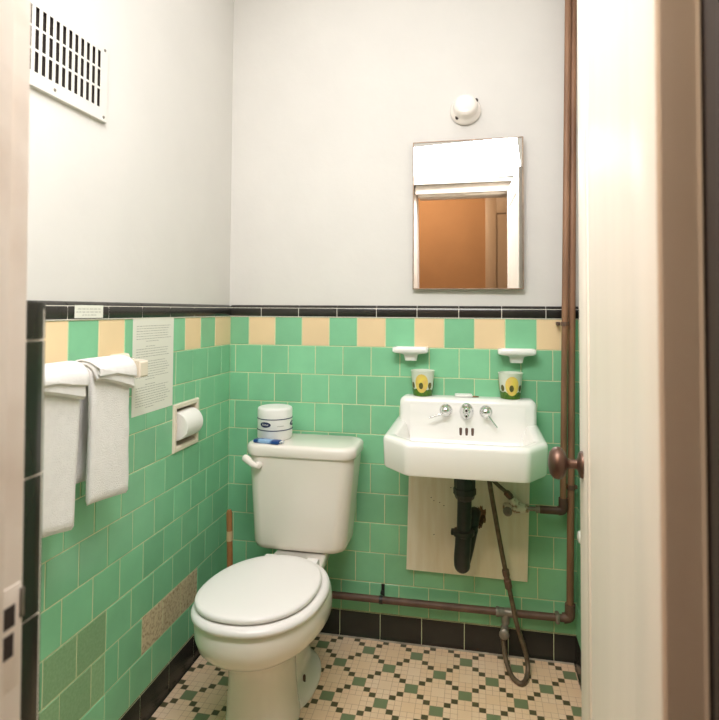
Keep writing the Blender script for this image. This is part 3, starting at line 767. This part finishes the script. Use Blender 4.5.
# ------------------------------------------------------------------ things on the left wall
# air grille
gr = thing('vent_grille', (-.008, -.95, 1.69), 'white painted slotted air grille high on the left wall', 'vent')
y_end, zb, zt = -.768, 1.684, 1.885
cols = [-.8005 - .0204 * k for k in range(18)]; y_beg = cols[-1] - .035
zr = [(1.7175, 1.7635), (1.7690, 1.8135), (1.8185, 1.8625)]
mb = MB(); x0, x1 = .0008, .0020
ys = [y_end]
for c_ in cols: ys += [c_ + .0057, c_ - .0057]
ys.append(y_beg)
mb.box(x0, x1, ys[1], y_end, zb, zt)
for k in range(2, len(ys) - 1, 2): mb.box(x0, x1, ys[k + 1], ys[k], zb, zt)
for c_ in cols:
    zz = [zb] + [v for r_ in zr for v in r_] + [zt]
    for a, b in zip(zz[0::2], zz[1::2]): mb.box(x0, x1, c_ - .0057, c_ + .0057, a, b)
mb.box(x1, x1 + .002, y_beg, y_end, zb, zb + .005, .001)
for q in ((y_end - .003, y_end, zb, zt), (y_beg, y_beg + .003, zb, zt), (y_beg, y_end, zb, zb + .003), (y_beg, y_end, zt - .003, zt)): mb.box(-.0079, x0, *q)
mb.done('grille_plate', GRILLE, gr, smooth=False)
MB().box(-.0079, -.0072, y_beg + .004, y_end - .004, zb + .004, zt - .004).done('duct_opening', DARK, gr, smooth=False)
for y, z in ((y_end - .012, zb + .012), (y_end - .012, zt - .014), (-.95, zb + .016)): MB().lathe([(.004, 0), (.003, .002)], (x1, y, z), (1, 0, 0), 12).done('screw', SOLDER, gr)

def text_lines(mb, x, y0, y1, z_list, rnd, hgt=.0014, dirn=-1):
    for z, a, b in z_list:
        u = y0 + (y1 - y0) * a; end = y0 + (y1 - y0) * b
        while u * 1 < end - .002:
            wl = rnd.uniform(.005, .014); v = min(u + wl, end)
            mb.bm.faces.new([mb.bm.verts.new(p) for p in ((x, u, z), (x, v, z), (x, v, z + hgt), (x, u, z + hgt))]); u = v + .003
mb = MB(); mb.box(.0022, .0028, -.637, -.4225, .896, 1.1755)
t = tag(mb.done('paper_notice', PAPER, smooth=False), 'white printed paper notice taped to left wall tiles beside the towels', 'notice')
rnd = random.Random(3); mb = MB(); zl = []
z = 1.150; blocks = [2, 2, 3, 2, 2, 2, 1, 0, 1, 3, 3, 2, 2, 0, 3, 3, 2, 2, 2, 3, 2, 1, 0, 1, 3, 3, 3, 2, 2, 2, 2, 3, 1]
for i, bl in enumerate(blocks):
    if bl: 
        a, b = {1: (.3, .62), 2: (.08, .93), 3: (.08, .88)}[bl]
        zl.append((z, a, b - rnd.uniform(0, .12)))
    z -= .0074
text_lines(mb, .0030, -.637, -.4225, zl, rnd)
mb.done('printed_lines', INK, t, smooth=False)
mb = MB(); mb.box(.0056, .0062, -.874, -.771, 1.1775, 1.209)
t = tag(mb.done('notice_strip', PAPER, smooth=False), 'small white printed label stuck on the black cap tiles', 'label')
mb = MB(); text_lines(mb, .0064, -.874, -.771, [(1.199, .1, .9), (1.1915, .05, .95), (1.184, .25, .75)], rnd); mb.done('printed_lines', INK, t, smooth=False)

# recessed paper holder
hd = thing('paper_holder', (0, -.338, .744), 'cream ceramic recessed toilet paper holder set in the left wall tiles', 'paper holder')
Y0, Y1, Z0, Z1 = -.419, -.257, .741, .896
mb = MB()
fo = [(Y0, Z0), (Y1, Z0), (Y1, Z1), (Y0, Z1)]; fi = lambda d: [(Y0 + d, Z0 + d), (Y1 - d, Z0 + d), (Y1 - d, Z1 - d), (Y0 + d, Z1 - d)]
R = lambda pts, x: [(x, a, b) for a, b in pts]
mb.loft([R(fo, .0005), R(fi(.001), .006), R(fi(.004), .009), R(fi(.013), .009), R(fi(.0155), .0075)], False, False)
mb.done('holder_frame', CREAMC, hd, angle=30)
mb = MB(); q_ = [(-HOLE[1] + .002, HOLE[2] + .002), (-HOLE[0] - .002, HOLE[2] + .002), (-HOLE[0] - .002, HOLE[3] - .002), (-HOLE[1] + .002, HOLE[3] - .002)]
mb.loft([R(fi(.0155), .0075), R(q_, .002), R(q_, -.060), R([(a * 1.0, b) for a, b in q_], -.072)], False, True); mb.done('recess', CREAMC, hd, smooth=False)
for a, b in ((-HOLE[1] + .003, -HOLE[1] + .010), (-HOLE[0] - .010, -HOLE[0] - .003)):
    MB().box(-.03, .006, a, b, .805, .833, .003).done('roller_arm', CREAMC, hd)
t = thing('toilet_roll', (-.002, -.338, .820), 'white toilet roll in the recessed holder on the left wall', 'toilet roll')
mb = MB(); mb.lathe([(.018, -.0525), (.044, -.0525), (.0465, -.050), (.0465, .050), (.044, .0525), (.018, .0525), (.0175, .0), (.018, -.0525)], (-.007, -.3375, .821), (0, 1, 0), 48); mb.done('paper_roll', TISSUE, t, angle=40)
mb = MB(); mb.lathe([(.0172, -.050), (.0172, .050)], (-.007, -.3375, .821), (0, 1, 0), 24); mb.done('core', mat('cardboard_core', (92, 74, 58), .8), t)

# towel bar
tb = thing('towel_bar', (0, -.93, 1.045), 'white ceramic towel bar on left wall carrying two towels', 'towel bar')
def bracket(y):
    mb = MB()
    mb.loft([[(.0005, y - .034, 1.008), (.0005, y + .034, 1.008), (.0005, y + .034, 1.080), (.0005, y - .034, 1.080)],
             [(.012, y - .032, 1.010), (.012, y + .032, 1.010), (.012, y + .032, 1.078), (.012, y - .032, 1.078)],
             [(.026, y - .018, 1.022), (.026, y + .018, 1.022), (.026, y + .018, 1.068), (.026, y - .018, 1.068)],
             [(.046, y - .016, 1.024), (.046, y + .016, 1.024), (.046, y + .016, 1.066), (.046, y - .016, 1.066)],
             [(.056, y - .019, 1.018), (.056, y + .019, 1.018), (.056, y + .019, 1.066), (.056, y - .019, 1.066)],
             [(.078, y - .019, 1.020), (.078, y + .019, 1.020), (.078, y + .019, 1.062), (.078, y - .019, 1.062)],
             [(.081, y - .016, 1.024), (.081, y + .016, 1.024), (.081, y + .016, 1.058), (.081, y - .016, 1.058)]])
    mb.done('bracket', CREAMC, tb, angle=25)
bracket(-.700); bracket(-1.19)
mb = MB(); mb.box(.0545, .0695, -1.19, -.70, 1.0385, 1.0535, .002); mb.done('bar', CREAMC, tb)

# towels: thickness sections carried along the bar, then softened
def towel(y0, y1, zf, zb, label, seed, swing=0.0):
    t = thing('bath_towel', ((.062), (y0 + y1) / 2, 1.054), label, 'towel', 'white towels on the bar')
    rnd = random.Random(seed); N = 22
    bx, bz = .062, 1.0475
    def sheet(r_in, th, front_z, back_z, name, dx_front=0, steps=18, pn=.003):
        rings = []
        for i in range(N + 1):
            f = i / N; y = y0 + (y1 - y0) * f
            zf_, zb_ = front_z(f), back_z(f)
            ro, ri = r_in + th, r_in
            def path(r, ins):
                p = []
                nf = 16
                for k in range(nf + 1):
                    q = k / nf; z = (zf_ + ins) + (bz - zf_ - ins) * q
                    p.append((bx + r + dx_front * (1 - q), z))
                for k in range(1, 10):
                    a = PI * k / 10; p.append((bx + r * math.cos(a), bz + r * math.sin(a) * .78))
                for k in range(nf + 1):
                    q = 1 - k / nf; z = (zb_ + ins) + (bz - zb_ - ins) * q
                    p.append((bx - r * .85 , z))
                return p
            po = path(ro, 0); pi_ = path(ri, 0.003)
            ring_ = []
            po[0] = (po[0][0], po[0][1] + th * .3); po[-1] = (po[-1][0], po[-1][1] + th * .3)
            pi_[0] = (pi_[0][0], pi_[0][1] + th * .15); pi_[-1] = (pi_[-1][0], pi_[-1][1] + th * .15)
            hf = ((po[0][0] + pi_[0][0]) / 2, zf_ - th * .3); hb = ((po[-1][0] + pi_[-1][0]) / 2, zb_ - th * .3)
            for (x, z) in po + [hb] + pi_[::-1] + [hf]:
                nn = noise.noise(Vector((x * 6 + seed * 3.1, y * 16, z * 9))) * pn * .7 + noise.noise(Vector((x * 20, y * 60 + seed, z * 30))) * pn * .35
                edge = 0 if 0 < i < N else .0
                wav = math.sin(f * 5.2 + seed) * .004 * max(0, (bz - z)) / .3
                ring_.append((max(.006, x + nn + wav), y + swing * (bz - z) * (1 if x > bx else .4) + noise.noise(Vector((z * 12, seed, x * 8))) * .003 * (1 if i in (0, N) else 0), z + nn * .4))
            rings.append(ring_)
        def squeeze(r_, dy, s):
            c_ = Vector((sum(p[0] for p in r_) / len(r_), 0, 0)); out = []
            n = len(r_)
            for k in range(n):
                a = Vector(r_[k]); b = Vector(r_[(n - 2 - k) % n]); m_ = (a + b) / 2
                q = m_ + (a - m_) * s; out.append((q.x, q.y + dy, q.z))
            return out
        rings = [squeeze(rings[0], -.004, .45), squeeze(rings[0], -.0025, .85)] + rings[1:-1] + [squeeze(rings[-1], .0025, .85), squeeze(rings[-1], .004, .45)]
        mb = MB(); mb.loft(rings); return mb.done(name, TERRY, t, angle=70)
    sheet(.0135, .014, lambda f: zf - .016 * f + .004 * math.sin(f * 3), lambda f: zb, 'towel_body', dx_front=.003)
    sheet(.0275, .0135, lambda f: 1.040 - .036 * f ** 1.3, lambda f: .97, 'towel_fold', dx_front=.002)
    sheet(.0405, .0075, lambda f: 1.062 - .030 * f ** .9, lambda f: 1.0, 'towel_flap')
towel(-1.115, -.955, .742, .80, 'white folded bath towel on the bar nearest the doorway', 2, -.06)
towel(-.910, -.776, .758, .80, 'white folded bath towel on the bar beside the paper notice', 5, .0)

# small white knob low on the right wall
tag(MB().lathe([(.020, 0), (.020, .006), (.013, .010), (.013, .022), (.018, .028), (.020, .036), (.016, .044), (.005, .047)], (rw(.5) + .0005, -.27, .527), (-1, 0, 0), 24).done('wall_bumper', ENAMEL), 'white rounded bumper on the right wall behind the open door edge', 'door bumper')
